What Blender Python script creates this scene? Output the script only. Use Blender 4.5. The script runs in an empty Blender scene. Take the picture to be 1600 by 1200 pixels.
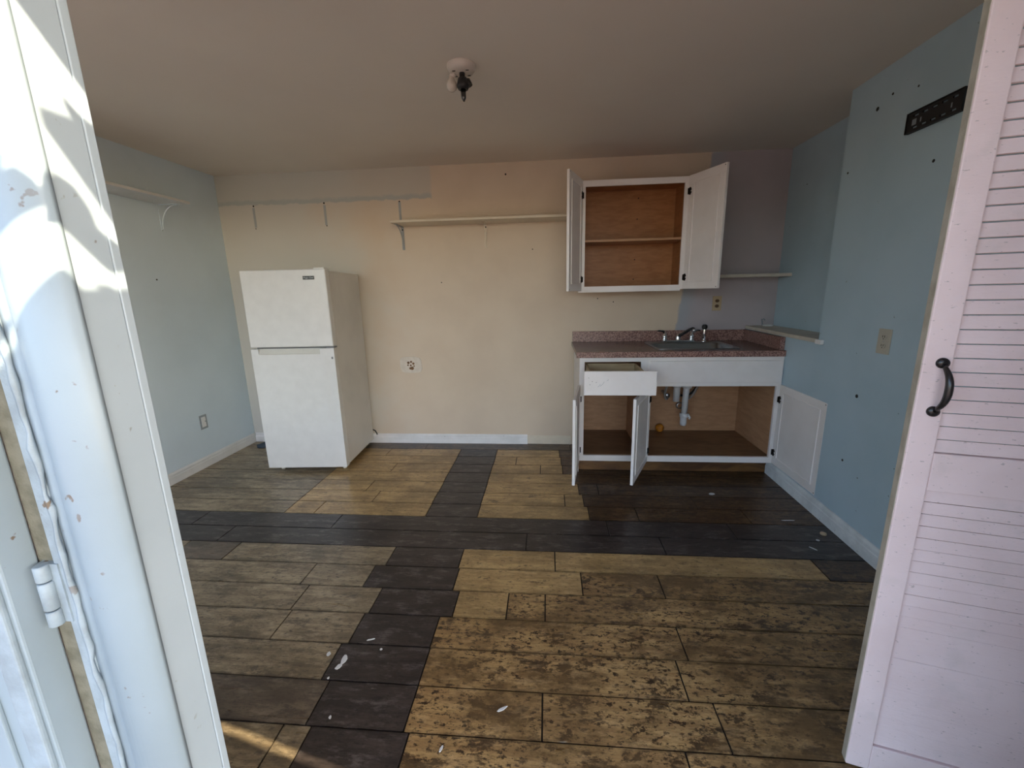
import bpy, bmesh, math, random
from mathutils import Vector, Matrix
random.seed(7)
S = bpy.context.scene
COL = S.collection

# ------------------------------------------------------------------ camera, sky, sun, exposure
F_PX, YAW, PITCH, ROLL = 654.683, -0.0865, -0.2179, -0.0215
CAM = Vector((0, 0, 1.365))
def cam_axes():
    cy, sy, cp, sp, cr, sr = math.cos(YAW), math.sin(YAW), math.cos(PITCH), math.sin(PITCH), math.cos(ROLL), math.sin(ROLL)
    f = Vector((sy*cp, cy*cp, sp)); r0 = Vector((cy, -sy, 0)); u0 = r0.cross(f)
    return cr*r0 + sr*u0, -sr*r0 + cr*u0, f
cd = bpy.data.cameras.new('camera'); cam = bpy.data.objects.new('camera', cd); COL.objects.link(cam)
cd.sensor_fit = 'HORIZONTAL'; cd.sensor_width = 36; cd.lens = F_PX/1600*36; cd.clip_start = 0.02
r_, u_, f_ = cam_axes()
cam.matrix_world = Matrix(((r_.x, u_.x, -f_.x, 0), (r_.y, u_.y, -f_.y, 0), (r_.z, u_.z, -f_.z, CAM.z), (0, 0, 0, 1)))
S.camera = cam

SUN = Vector((-1.2, 1.0, -1.26))          # direction the sunlight travels
w = bpy.data.worlds.new('sky'); S.world = w; w.use_nodes = True
wn = w.node_tree.nodes; wl = w.node_tree.links
sky = wn.new('ShaderNodeTexSky'); sky.sky_type = 'NISHITA'; sky.sun_disc = False
sky.sun_elevation = math.radians(39); sky.sun_rotation = math.atan2(-SUN.x, -SUN.y)
sky.air_density = 1.0; sky.dust_density = 2.0
wn['Background'].inputs[1].default_value = 0.5
wl.new(sky.outputs[0], wn['Background'].inputs[0])
sd = bpy.data.lights.new('sun', 'SUN'); sd.energy = 6.0; sd.angle = math.radians(0.22); sd.color = (1.0, 0.84, 0.60)
so = bpy.data.objects.new('sun', sd); COL.objects.link(so); so.location = (6, -5, 6.3)
so.rotation_euler = SUN.to_track_quat('-Z', 'Y').to_euler()

S.view_settings.view_transform = 'Standard'; S.view_settings.look = 'None'
S.view_settings.gamma = 1.0; S.view_settings.use_curve_mapping = False
S.view_settings.exposure = 1.02
S.cycles.max_bounces = 12; S.cycles.diffuse_bounces = 8; S.cycles.use_denoising = True
S.cycles.sample_clamp_indirect = 8.0

# ------------------------------------------------------------------ room measures (metres)
D, L, R1, H = 3.624, 2.812, 1.847, 2.369
def R2(y): return 1.61 + 0.02*(y - 2.0)
FY0, FY1 = 0.482, 0.551                     # front wall, outside and inside faces
JX0, JX1 = -0.58, 0.84                      # doorway jamb faces

# ------------------------------------------------------------------ material helper
class NT:
    def __init__(s, name, rough=0.5, spec=0.5, metal=0.0, coat=0.0):
        s.m = bpy.data.materials.new(name); s.m.use_nodes = True
        s.n = s.m.node_tree.nodes; s.l = s.m.node_tree.links
        s.b = s.n['Principled BSDF']
        s.b.inputs['Roughness'].default_value = rough; s.b.inputs['Specular IOR Level'].default_value = spec
        s.b.inputs['Metallic'].default_value = metal; s.b.inputs['Coat Weight'].default_value = coat
        s._pos = None
    def pos(s, obj=False):
        if obj: return s.n.new('ShaderNodeTexCoord').outputs['Object']
        if not s._pos: s._pos = s.n.new('ShaderNodeNewGeometry').outputs['Position']
        return s._pos
    def setin(s, sock, v):
        if hasattr(v, 'links') or isinstance(v, bpy.types.NodeSocket): s.l.new(v, sock)
        elif isinstance(v, (tuple, list)): sock.default_value = tuple(v) + ((1,) if len(v) == 3 and len(sock.default_value) == 4 else ())
        else: sock.default_value = v
    def math(s, op, a, b=0.0, c=None, clamp=False):
        m = s.n.new('ShaderNodeMath'); m.operation = op; m.use_clamp = clamp
        s.setin(m.inputs[0], a); s.setin(m.inputs[1], b)
        if c is not None: s.setin(m.inputs[2], c)
        return m.outputs[0]
    def xyz(s, v=None):
        x = s.n.new('ShaderNodeSeparateXYZ'); s.l.new(v or s.pos(), x.inputs[0]); return x.outputs
    def noise(s, scale=5, vec=None, detail=4, rough=0.55, stretch=None, rnd=False, dist=0.0):
        v = vec or s.pos()
        if stretch or rnd:
            mp = s.n.new('ShaderNodeMapping'); s.l.new(v, mp.inputs[0])
            if stretch: mp.inputs['Scale'].default_value = stretch
            if rnd:
                oi = s.n.new('ShaderNodeObjectInfo'); k = s.math('MULTIPLY', oi.outputs['Random'], 37.0)
                cb = s.n.new('ShaderNodeCombineXYZ'); s.l.new(k, cb.inputs[0]); s.l.new(k, cb.inputs[1]); s.l.new(cb.outputs[0], mp.inputs['Location'])
            v = mp.outputs[0]
        t = s.n.new('ShaderNodeTexNoise'); t.inputs['Scale'].default_value = scale; t.inputs['Detail'].default_value = detail
        t.inputs['Roughness'].default_value = rough; t.inputs['Distortion'].default_value = dist
        s.l.new(v, t.inputs['Vector']); return t.outputs['Fac']
    def step(s, v, a, b):
        m = s.n.new('ShaderNodeMapRange'); m.interpolation_type = 'SMOOTHSTEP'; s.setin(m.inputs[0], v)
        m.inputs[1].default_value = a; m.inputs[2].default_value = b; return m.outputs[0]
    def mix(s, f, a, b):
        m = s.n.new('ShaderNodeMix'); m.data_type = 'RGBA'
        s.setin(m.inputs[0], f); s.setin(m.inputs[6], a); s.setin(m.inputs[7], b); return m.outputs[2]
    def color(s, c): s.setin(s.b.inputs['Base Color'], c); return s
    def rough(s, v): s.setin(s.b.inputs['Roughness'], v); return s
    def bump(s, h, strength=0.2, dist=0.002):
        b = s.n.new('ShaderNodeBump'); b.inputs['Strength'].default_value = strength; b.inputs['Distance'].default_value = dist
        s.l.new(h, b.inputs['Height']); s.l.new(b.outputs[0], s.b.inputs['Normal']); return s

def paint(name, c, c2=None, rough=0.5, scale=3.0, bump=0.15, spec=0.4, speck=0.0, speck_c=(0.09, 0.08, 0.07), lo=0.35, hi=0.7):
    t = NT(name, rough, spec)
    c2 = c2 or tuple(x*0.9 for x in c)
    col = t.mix(t.step(t.noise(scale, detail=5), lo, hi), c, c2)
    if speck: col = t.mix(t.math('MULTIPLY', t.step(t.noise(38, detail=3), 0.70-speck, 0.74-speck), t.step(t.noise(5, detail=2), 0.45, 0.6)), col, speck_c)
    t.color(col)
    if bump: t.bump(t.noise(260, detail=2), bump, 0.001)
    return t.m
def plain(name, c, rough=0.4, metal=0.0, spec=0.5, coat=0.0):
    t = NT(name, rough, spec, metal, coat)
    t.color(t.mix(t.noise(14, detail=3), c, tuple(x*0.86 for x in c))); return t.m

M = {}
# walls
t = NT('cream_wall_paint', 0.5, 0.4)
x, y, z = t.xyz()
nz = t.noise(2.2, detail=5); nz2 = t.noise(14, detail=3)
cream = t.mix(t.step(nz, 0.3, 0.75), (0.64, 0.53, 0.40), (0.585, 0.475, 0.355))
old = t.math('SUBTRACT', 1.0, t.step(t.math('ADD', x, t.math('MULTIPLY', t.math('SUBTRACT', nz, 0.5), 1.2)), -2.1, -1.15))  # greyer tone towards the left end, with an uneven edge
cream = t.mix(t.math('MULTIPLY', old, 0.75), cream, (0.52, 0.53, 0.495))
# older blue grey band left of the shelf, brushed edge
zz = t.math('ADD', z, t.math('MULTIPLY', t.math('SUBTRACT', nz2, 0.5), 0.05))
band = t.math('MULTIPLY', t.step(zz, 2.122, 2.135), t.math('SUBTRACT', 1.0, t.step(x, -0.96, -0.93)))
cream = t.mix(t.math('MULTIPLY', band, 0.55), cream, (0.46, 0.47, 0.43))
edge = t.math('MULTIPLY', t.math('MULTIPLY', t.step(zz, 2.118, 2.130), t.math('SUBTRACT', 1.0, t.step(zz, 2.145, 2.175))), t.math('SUBTRACT', 1.0, t.step(x, -0.96, -0.93)))
cream = t.mix(t.math('MULTIPLY', edge, 0.6), cream, (0.34, 0.38, 0.38))
# lavender grey paint to the right of the cabinets
xe = t.math('SUBTRACT', t.math('ADD', x, t.math('MULTIPLY', t.math('SUBTRACT', nz2, 0.5), 0.05)), t.math('MULTIPLY', z, 0.15))
lav = t.step(xe, 0.90, 0.925)
cream = t.mix(lav, cream, t.mix(t.step(nz, 0.3, 0.7), (0.47, 0.42, 0.43), (0.41, 0.37, 0.375)))
blue = t.math('MULTIPLY', lav, t.math('SUBTRACT', 1.0, t.step(xe, 0.94, 1.06)))
cream = t.mix(t.math('MULTIPLY', blue, 0.7), cream, (0.37, 0.40, 0.43))
t.color(cream); t.bump(t.noise(240, detail=2), 0.15, 0.001); M['cream'] = t.m
M['leftwall'] = paint('pale_blue_grey_wall_paint', (0.58, 0.685, 0.755), (0.535, 0.635, 0.70), 0.5, 1.6)
M['bluewall'] = paint('dusty_blue_wall_paint', (0.45, 0.575, 0.64), (0.40, 0.525, 0.585), 0.5, 1.8, speck=-0.02)
M['ceiling'] = paint('ceiling_paint', (0.74, 0.68, 0.595), (0.70, 0.635, 0.555), 0.7, 0.9, 0.3)
M['trim'] = paint('white_trim_paint', (0.76, 0.75, 0.73), (0.66, 0.655, 0.63), 0.4, 6, 0.1, speck=0.01)
M['trimblue'] = paint('blue_white_trim_paint', (0.76, 0.79, 0.79), (0.60, 0.63, 0.635), 0.4, 9, 0.1, speck=0.01)
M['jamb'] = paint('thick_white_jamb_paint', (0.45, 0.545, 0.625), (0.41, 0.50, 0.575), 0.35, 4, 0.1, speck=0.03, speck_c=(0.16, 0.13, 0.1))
M['casing'] = paint('casing_darkened_paint', (0.30, 0.38, 0.445), (0.27, 0.345, 0.40), 0.35, 4, 0.1, speck=0.03, speck_c=(0.16, 0.13, 0.1))  # same white paint as the jamb, darkened to offset strong sky light
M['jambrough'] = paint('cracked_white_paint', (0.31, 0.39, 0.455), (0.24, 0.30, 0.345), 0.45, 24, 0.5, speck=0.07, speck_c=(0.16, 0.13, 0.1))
M['barewood'] = paint('weathered_bare_wood', (0.20, 0.20, 0.16), (0.13, 0.13, 0.10), 0.8, 40, 0.6)
M['siding'] = paint('outside_siding_paint', (0.66, 0.62, 0.58), None, 0.6)
M['patio'] = paint('terracotta_patio', (0.25, 0.175, 0.15), (0.21, 0.14, 0.115), 0.8, 1.2)
M['roofwood'] = paint('eave_wood', (0.55, 0.5, 0.45), None, 0.7)
M['fencewood'] = paint('fence_wood', (0.40, 0.30, 0.22), (0.3, 0.22, 0.16), 0.8, 9)
M['leaf'] = plain('leaf_green', (0.07, 0.16, 0.04), 0.5)
# cabinets
M['cabwhite'] = paint('cabinet_white_paint', (0.85, 0.81, 0.78), (0.80, 0.755, 0.72), 0.35, 5, 0.05)
def wood(name, a, b, stretch, rough=0.45, scale=6):
    t = NT(name, rough, 0.4)
    n = t.noise(scale, stretch=stretch, detail=6, dist=0.6)
    t.color(t.mix(t.step(n, 0.3, 0.7), a, b)); return t.m
M['plyred'] = wood('reddish_plywood', (0.40, 0.18, 0.065), (0.31, 0.13, 0.045), (1.5, 1, 7))
M['plytan'] = wood('tan_plywood', (0.50, 0.285, 0.155), (0.41, 0.225, 0.118), (1.5, 1, 6))
M['plyfloor'] = wood('soiled_cabinet_floor', (0.28, 0.155, 0.075), (0.16, 0.085, 0.04), (1.2, 3, 1), 0.4, 4)
M['drawerwood'] = wood('drawer_box_wood', (0.48, 0.36, 0.20), (0.38, 0.27, 0.14), (1, 6, 4))
M['toekick'] = wood('toe_kick_wood', (0.20, 0.095, 0.03), (0.08, 0.035, 0.015), (1, 1, 3), 0.5, 5)
M['hinge'] = plain('dark_bronze_hinge', (0.03, 0.024, 0.02), 0.4, 0.8)
t = NT('pink_granite_laminate', 0.32, 0.5)
n1 = t.noise(110, detail=3, rough=0.7); n2 = t.noise(230, detail=2)
c = t.mix(t.step(n1, 0.40, 0.60), (0.12, 0.05, 0.04), (0.40, 0.235, 0.195))
c = t.mix(t.step(n2, 0.62, 0.70), c, (0.55, 0.40, 0.34)); t.color(c); M['granite'] = t.m
t = NT('stained_granite_laminate', 0.25, 0.5)
n1 = t.noise(110, detail=3, rough=0.7)
c = t.mix(t.step(n1, 0.40, 0.60), (0.09, 0.045, 0.034), (0.21, 0.125, 0.10))
c = t.mix(t.step(t.noise(7, detail=4), 0.58, 0.64), c, (0.035, 0.022, 0.018)); t.color(c); M['granitetop'] = t.m
M['steel'] = plain('brushed_steel', (0.42, 0.44, 0.45), 0.28, 1.0)
M['chrome'] = plain('chrome', (0.75, 0.75, 0.76), 0.08, 1.0)
M['blackchrome'] = plain('tarnished_chrome', (0.10, 0.10, 0.105), 0.2, 0.9)
M['pvc'] = plain('white_plastic_pipe', (0.72, 0.72, 0.73), 0.35)
M['greyhose'] = plain('braided_grey_hose', (0.30, 0.27, 0.25), 0.5)
M['blackrubber'] = plain('black_rubber', (0.015, 0.014, 0.014), 0.5)
M['orange'] = paint('orange_ball', (0.62, 0.24, 0.02), (0.4, 0.12, 0.01), 0.5, 30)
# appliance
M['fridge'] = plain('white_enamel', (0.69, 0.70, 0.675), 0.22, 0, 0.5)
M['fridgeside'] = paint('textured_white_enamel', (0.62, 0.61, 0.575), None, 0.35, 3, 0.3)
M['gasket'] = plain('grey_gasket', (0.17, 0.18, 0.19), 0.6)
M['handlegrip'] = plain('pale_plastic_handle', (0.62, 0.62, 0.56), 0.25)
M['badge'] = plain('dark_badge', (0.012, 0.018, 0.018), 0.3)
M['badgetext'] = plain('pale_badge_lettering', (0.45, 0.48, 0.47), 0.4)
M['black'] = plain('black_metal', (0.012, 0.012, 0.013), 0.45)
M['iron'] = plain('black_iron', (0.018, 0.016, 0.016), 0.25)
M['ivory'] = plain('ivory_plastic', (0.50, 0.47, 0.38), 0.4)
M['almond'] = plain('almond_plastic', (0.52, 0.40, 0.25), 0.4)
M['brownplastic'] = plain('brown_plastic', (0.13, 0.07, 0.03), 0.4)
M['slot'] = plain('dark_slot', (0.03, 0.027, 0.022), 0.6)
M['hole'] = plain('dark_hole', (0.02, 0.018, 0.016), 0.9)
M['porcelain'] = plain('porcelain', (0.66, 0.60, 0.52), 0.3)
M['bulb'] = plain('frosted_bulb', (0.62, 0.57, 0.49), 0.25)
M['spackle'] = paint('spackle', (0.66, 0.59, 0.50), (0.60, 0.53, 0.44), 0.8, 30, 0.4)
M['bluemark'] = plain('blue_grey_mark', (0.36, 0.38, 0.38), 0.6)
M['greymark'] = plain('grey_primer', (0.27, 0.31, 0.33), 0.8)
M['shelfcream'] = paint('cream_shelf_paint', (0.68, 0.60, 0.47), None, 0.45, 6)
M['shelfwhite'] = paint('grey_white_shelf_paint', (0.66, 0.67, 0.66), None, 0.45, 6)
M['ledge'] = paint('old_cream_ledge_paint', (0.60, 0.55, 0.46), (0.50, 0.46, 0.38), 0.5, 12)
t = NT('pinkish_white_paint', 0.55, 0.35)
c = t.mix(t.step(t.noise(5, detail=6), 0.35, 0.7), (0.80, 0.66, 0.65), (0.74, 0.595, 0.58))
c = t.mix(t.math('MULTIPLY', t.step(t.noise(70, stretch=(1, 1, 2.5), detail=3), 0.66, 0.72), 0.7), c, (0.38, 0.32, 0.30))
c = t.mix(t.math('MULTIPLY', t.step(t.noise(9, detail=5), 0.55, 0.75), 0.35), c, (0.55, 0.49, 0.46)); t.color(c)
t.bump(t.noise(60, stretch=(1, 1, 3), detail=4), 0.25, 0.002); M['louver'] = t.m
M['louveredge'] = paint('raw_edge_paint', (0.46, 0.42, 0.34), (0.36, 0.32, 0.25), 0.7, 20, 0.3)
M['chip'] = plain('white_paint_chip', (0.72, 0.74, 0.74), 0.6)
M['debris'] = plain('dark_rag', (0.05, 0.07, 0.09), 0.9)

# floor planks: colour and wear of the boards, one with reflection painted in
def plank_mat(name, a, b, stain, stain_amt, dark, rough=(0.2, 0.42), grime=0.4, thr=0.56, broad=0.5, scf=0.4):
    t = NT(name, 0.4, 0.5)
    g = t.noise(3.0, stretch=(1.2, 9, 1), rnd=True, detail=7, rough=0.62, dist=0.5)
    fine = t.noise(60, stretch=(0.6, 3.2, 1), rnd=True, detail=3, rough=0.6)
    blot = t.noise(8, stretch=(0.8, 1.5, 1), detail=10, rough=0.78, dist=0.2)
    small = t.noise(40, stretch=(0.8, 1.4, 1), detail=6, rough=0.72)
    big = t.noise(1.7, detail=3)
    c = t.mix(t.step(g, 0.36, 0.64), a, b)
    c = t.mix(t.math('MULTIPLY', t.step(fine, 0.48, 0.66), 0.45), c, tuple(v*0.45 for v in b))
    c = t.mix(t.math('MULTIPLY', t.step(big, 0.42, 0.68), grime), c, tuple(v*0.5 for v in b))
    f1 = t.math('MULTIPLY', t.step(blot, thr, thr+0.06), 0.9); f2 = t.step(small, thr+0.0, thr+0.08)
    st = t.math('MULTIPLY', t.math('MAXIMUM', f1, f2), stain_amt)
    c = t.mix(st, c, dark)
    oc = t.xyz(t.pos(True))
    en = t.math('MULTIPLY', t.math('SUBTRACT', t.noise(9, detail=5, rough=0.7), 0.5), 0.22)
    ed = t.step(t.math('ADD', t.math('ABSOLUTE', oc[1]), en), 0.44, 0.52)
    c = t.mix(t.math('MULTIPLY', ed, 0.6), c, tuple(v*0.35 for v in b))
    wide = t.noise(2.4, stretch=(0.7, 1.3, 1), detail=9, rough=0.76)
    c = t.mix(t.math('MULTIPLY', t.step(wide, 0.44, 0.60), broad), c, tuple(v*0.42 for v in b))
    scuff = t.noise(16, stretch=(0.5, 1.6, 1), detail=8, rough=0.75)
    c = t.mix(t.math('MULTIPLY', t.step(scuff, 0.50, 0.66), scf), c, tuple(min(1, v*1.35+.055) for v in a))
    scr = t.step(t.noise(90, stretch=(0.15, 1.4, 1), detail=2), 0.735, 0.76)
    c = t.mix(t.math('MULTIPLY', scr, 0.35), c, (0.45, 0.42, 0.36))
    t.color(c)
    r = t.n.new('ShaderNodeMapRange'); t.l.new(g, r.inputs[0]); r.inputs[3].default_value = rough[0]; r.inputs[4].default_value = rough[1]
    t.rough(r.outputs[0]); t.bump(t.math('ADD', fine, g), 0.25, 0.002)
    return t.m
M['pl_tan'] = plank_mat('golden_worn_plank', (0.58, 0.395, 0.17), (0.40, 0.255, 0.105), 1, 0.75, (0.045, 0.027, 0.016), thr=0.565, broad=0.6, scf=0.3)
M['pl_spot'] = plank_mat('spotted_worn_plank', (0.50, 0.325, 0.135), (0.31, 0.185, 0.075), 1, 0.95, (0.026, 0.015, 0.010), grime=0.5, thr=0.515, broad=0.9, scf=0.3)
M['pl_pale'] = plank_mat('grey_worn_plank', (0.40, 0.315, 0.19), (0.21, 0.158, 0.095), 1, 0.7, (0.05, 0.04, 0.034), thr=0.55, broad=0.65, scf=0.4)
M['pl_soil_refl'] = plank_mat('soiled_reflection_plank', (0.165, 0.092, 0.038), (0.08, 0.043, 0.02), 1, 0.8, (0.014, 0.009, 0.007), thr=0.50)  # brown soil plus the cabinet's dark floor reflection painted into the boards
M['pl_dark'] = plank_mat('dark_worn_plank', (0.068, 0.053, 0.046), (0.036, 0.028, 0.026), 1, 0.7, (0.013, 0.012, 0.013), rough=(0.22, 0.42), scf=0.75)
M['pl_mid'] = plank_mat('half_worn_plank', (0.20, 0.155, 0.105), (0.12, 0.092, 0.066), 1, 0.6, (0.03, 0.025, 0.022))
M['subfloor'] = plain('dark_joint', (0.018, 0.014, 0.012), 0.8)

# ------------------------------------------------------------------ mesh helper
class MB:
    def __init__(s): s.v = []; s.f = []; s.sm = []
    def add(s, vs, fs, smooth=False):
        o = len(s.v); s.v += [tuple(v) for v in vs]; s.f += [tuple(o+i for i in f) for f in fs]; s.sm += [smooth]*len(fs); return s
    def box(s, a, b):
        (x0, y0, z0), (x1, y1, z1) = a, b
        return s.add([(x0,y0,z0),(x1,y0,z0),(x1,y1,z0),(x0,y1,z0),(x0,y0,z1),(x1,y0,z1),(x1,y1,z1),(x0,y1,z1)],
                     [(0,3,2,1),(4,5,6,7),(0,1,5,4),(1,2,6,5),(2,3,7,6),(3,0,4,7)])
    def prism(s, poly, axis, a, b):
        """poly of 2-D points in the two other axes, counter-clockwise seen from +axis for (y,z),(z,x),(x,y)"""
        def P(p, t):
            return {0: (t, p[0], p[1]), 1: (p[1], t, p[0]), 2: (p[0], p[1], t)}[axis]
        n = len(poly); vs = [P(p, a) for p in poly] + [P(p, b) for p in poly]
        fs = [tuple(range(n))[::-1], tuple(range(n, 2*n))] + [(i, (i+1) % n, n+(i+1) % n, n+i) for i in range(n)]
        return s.add(vs, fs)
    def tube(s, pts, r, n=12, caps=True):
        pts = [Vector(p) for p in pts]; rr = r if isinstance(r, (list, tuple)) else [r]*len(pts)
        vs = []; up = None
        for i, p in enumerate(pts):
            d = (pts[min(i+1, len(pts)-1)] - pts[max(i-1, 0)]).normalized()
            if up is None: up = d.orthogonal().normalized()
            up = (up - d*up.dot(d)); up = up.normalized() if up.length > 1e-6 else d.orthogonal().normalized()
            q = d.cross(up)
            for k in range(n):
                a = 2*math.pi*k/n; vs.append(p + (up*math.cos(a) + q*math.sin(a))*rr[i])
        fs = [(i*n+k, i*n+(k+1) % n, (i+1)*n+(k+1) % n, (i+1)*n+k) for i in range(len(pts)-1) for k in range(n)]
        s.add(vs, fs, True)
        if caps:
            m = len(pts)-1
            o = len(s.v) - len(vs)
            s.f += [tuple(o+k for k in range(n))[::-1], tuple(o+m*n+k for k in range(n))]; s.sm += [False, False]
        return s
    def lathe(s, prof, c, axis='z', n=24):
        """prof = [(radius, height)] around an axis through c"""
        vs = []
        for r, h in prof:
            for k in range(n):
                a = 2*math.pi*k/n; x, y = r*math.cos(a), r*math.sin(a)
                vs.append({'z': (c[0]+x, c[1]+y, c[2]+h), 'y': (c[0]+x, c[1]+h, c[2]-y), 'x': (c[0]+h, c[1]+x, c[2]+y)}[axis])
        fs = [(i*n+k, i*n+(k+1) % n, (i+1)*n+(k+1) % n, (i+1)*n+k) for i in range(len(prof)-1) for k in range(n)]
        return s.add(vs, fs, True)
    def build(s, name, mat, parent=None, base=(0, 0, 0), loc=(0, 0, 0), rz=0.0, bev=0.0, seg=2):
        me = bpy.data.meshes.new(name)
        me.from_pydata([(v[0]-base[0], v[1]-base[1], v[2]-base[2]) for v in s.v], [], s.f)
        for p, sm in zip(me.polygons, s.sm): p.use_smooth = sm
        bm = bmesh.new(); bm.from_mesh(me); bmesh.ops.recalc_face_normals(bm, faces=bm.faces); bm.to_mesh(me); bm.free()
        me.materials.append(M[mat] if isinstance(mat, str) else mat)
        o = bpy.data.objects.new(name, me); COL.objects.link(o)
        o.parent = parent; o.location = loc; o.rotation_euler = (0, 0, rz)
        if bev:
            b = o.modifiers.new('bevel', 'BEVEL'); b.width = bev; b.segments = seg; b.limit_method = 'ANGLE'
        return o
def tag(o, label=None, cat=None, group=None, kind=None):
    if label: o['label'] = label
    if cat: o['category'] = cat
    if group: o['group'] = group
    if kind: o['kind'] = kind
    return o
def thing(name, label, cat, loc=(0, 0, 0), rz=0.0, group=None):
    o = bpy.data.objects.new(name, None); COL.objects.link(o); o.empty_display_size = 0.05
    o.location = loc; o.rotation_euler = (0, 0, rz); return tag(o, label, cat, group)
def struct(o, label=None, cat=None): return tag(o, label, cat, None, 'structure')

# ------------------------------------------------------------------ floor
floor = struct(MB().box((-L, FY0, -0.08), (R1, D, -0.006)).build('floor', 'subfloor'),
               'worn brown plank floor crossed by dark bands', 'floor')
unit = bpy.data.meshes.new('plank')
_m = MB().box((-0.5, -0.5, -0.005), (0.5, 0.5, 0.0))
unit.from_pydata(_m.v, [], _m.f); unit.materials.append(M['pl_tan'])
def plank(x0, x1, y0, y1, mat):
    if x1 - x0 < 0.012: return
    o = bpy.data.objects.new('plank', unit); COL.objects.link(o); o.parent = floor
    g = 0.0030
    o.location = ((x0+x1)/2, (y0+y1)/2, random.uniform(-0.0008, 0)); o.scale = (x1-x0-2*g, y1-y0-2*g, 1)
    o.material_slots[0].link = 'OBJECT'; o.material_slots[0].material = M[mat]
PITCH_Y = 0.1625; Y_REF = 2.006
butts = {-1: [-2.35, 0.036], -3: [-1.147, -0.013], -2: [-1.2, 0.529], -4: [-1.135, 0.524, 1.25], -5: [-1.5, 0.475, 1.3], -6: [-1.7, -0.02, 0.55],
         7: [-1.9, -0.258], 6: [-1.234, -0.057], 4: [-1.293, 0.35], 3: [-1.182, 0.112, 0.95], 5: [-1.75, 0.8], 2: [-1.5, 0.55, 1.2], 8: [-1.4, 0.1], 9: [-1.1, 0.2],
         0: [-1.9, -0.12, 0.62], 1: [-2.2, -1.3, 0.35, 1.05]}
jl = {-1: -0.835, -2: -0.885, -3: -0.785, -4: -0.80, -5: -0.825, -6: -0.79}
jr = {-1: -0.455, -2: -0.447, -3: -0.413, -4: -0.466, -5: -0.463, -6: -0.462}
for k in range(-10, 11):
    y0 = Y_REF + k*PITCH_Y; y1 = min(y0+PITCH_Y, D); y0 = max(y0, FY0)
    if y1 - y0 < 0.02: continue
    # zones along the row
    a = jl.get(k, -0.765 + random.uniform(-.002, .002)); b = jr.get(k, -0.44 + random.uniform(-.002, .002))
    if k in (0, 1): zones = [(-L, R2(y0)+0.05, 'pl_dark')]
    elif k >= 2:
        soil_refl0 = {2: 0.255, 3: 0.235, 4: 0.215, 5: 0.195, 6: 0.115, 7: 0.11, 8: 0.10}.get(k, 0.0)  # left edge of the soiled boards, partly a painted reflection edge
        if k >= 9: zones = [(-L, -1.65, 'pl_pale'), (-1.65, R2(y0)+0.05, 'pl_soil_refl')]
        else: zones = [(-L, -1.70, 'pl_pale'), (-1.70, a, 'pl_tan'), (a, b, 'pl_dark'), (b, soil_refl0, 'pl_tan'), (soil_refl0, R2(y0)+0.05, 'pl_soil_refl')]
    else:
        right = 'pl_spot'
        if k == -1: zones = [(-L, -2.05, 'pl_pale'), (-2.05, -1.74, 'pl_mid'), (-1.74, a, 'pl_pale'), (a, b, 'pl_dark'), (b, 1.33, 'pl_tan'), (1.33, R2(y0)+0.05, 'pl_soil_refl')]
        elif k in (-2, -3): zones = [(-L, a, 'pl_pale'), (a, b, 'pl_dark'), (b, 0.16 if k == -2 else -0.18, 'pl_tan'), (0.16 if k == -2 else -0.18, R2(y0)+0.05, right)]
        elif k == -6: zones = [(-L, -1.28, 'pl_pale'), (-1.28, a, 'pl_mid'), (a, b, 'pl_dark'), (b, R2(y0)+0.05, right)]
        else: zones = [(-L, a, 'pl_pale'), (a, b, 'pl_dark'), (b, R2(y0)+0.05, right)]
    bt = sorted(butts.get(k, [-1.6 + 0.37*(k % 3), 0.1 + 0.31*(k % 2), 1.1]))
    for x0, x1, m in zones:
        cuts = [x0] + [c_ for c_ in bt if x0+0.06 < c_ < x1-0.06] + [x1]
        for c0, c1 in zip(cuts, cuts[1:]): plank(c0, c1, y0, y1, m)
# the template mesh stays as the planks' shared data

# ------------------------------------------------------------------ walls and ceiling
T = 0.12
wall_back = struct(MB().box((-L-T, D, -0.08), (R1+T, D+T, H+T)).build('wall_back', 'cream'), 'cream painted back wall turning lavender grey beside the cabinets', 'wall')
wall_left = struct(MB().box((-L-T, FY0, -0.08), (-L, D, H+T)).build('wall_left', 'leftwall'), 'pale blue grey left wall behind the white refrigerator', 'wall')
AY = 2.655; LZ = 1.022
m = MB()
m.prism([(R2(FY1), FY1), (2.0, FY1), (2.0, AY), (R2(AY), AY)], 2, -0.08, H+T)
m.prism([(R2(AY), AY), (2.0, AY), (2.0, D), (R2(D), D)], 2, -0.08, LZ)
m.prism([(R1, AY), (2.0, AY), (2.0, D), (R1, D)], 2, LZ, H+T)
wall_right = struct(m.build('wall_right', 'bluewall'), 'dusty blue right wall with a recess above the counter ledge', 'wall')
struct(MB().box((-L-T, FY0, H), (2.0, D+T, H+T)).build('ceiling', 'ceiling'), 'flat warm grey ceiling', 'ceiling')
DH = 2.20
WX0, WX1, WZ0, WZ1 = -2.70, -1.20, 0.55, 2.22   # unseen window added in the front wall to let more daylight in
m = MB().box((-L-T, FY0, -0.08), (WX0, FY1-0.001, H+T)).box((WX1, FY0, -0.08), (JX0-0.0502, FY1-0.001, H+T)).box((WX0, FY0, -0.08), (WX1, FY1-0.001, WZ0)).box((WX0, FY0, WZ1), (WX1, FY1-0.001, H+T)).box((JX1+0.0502, FY0, -0.08), (2.0, FY1-0.001, H+T)).box((JX0-0.0502, FY0, DH+0.0402), (JX1+0.0502, FY1-0.001, H+T))
struct(m.build('wall_front', 'siding'), 'front wall around the open doorway', 'wall')

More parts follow.
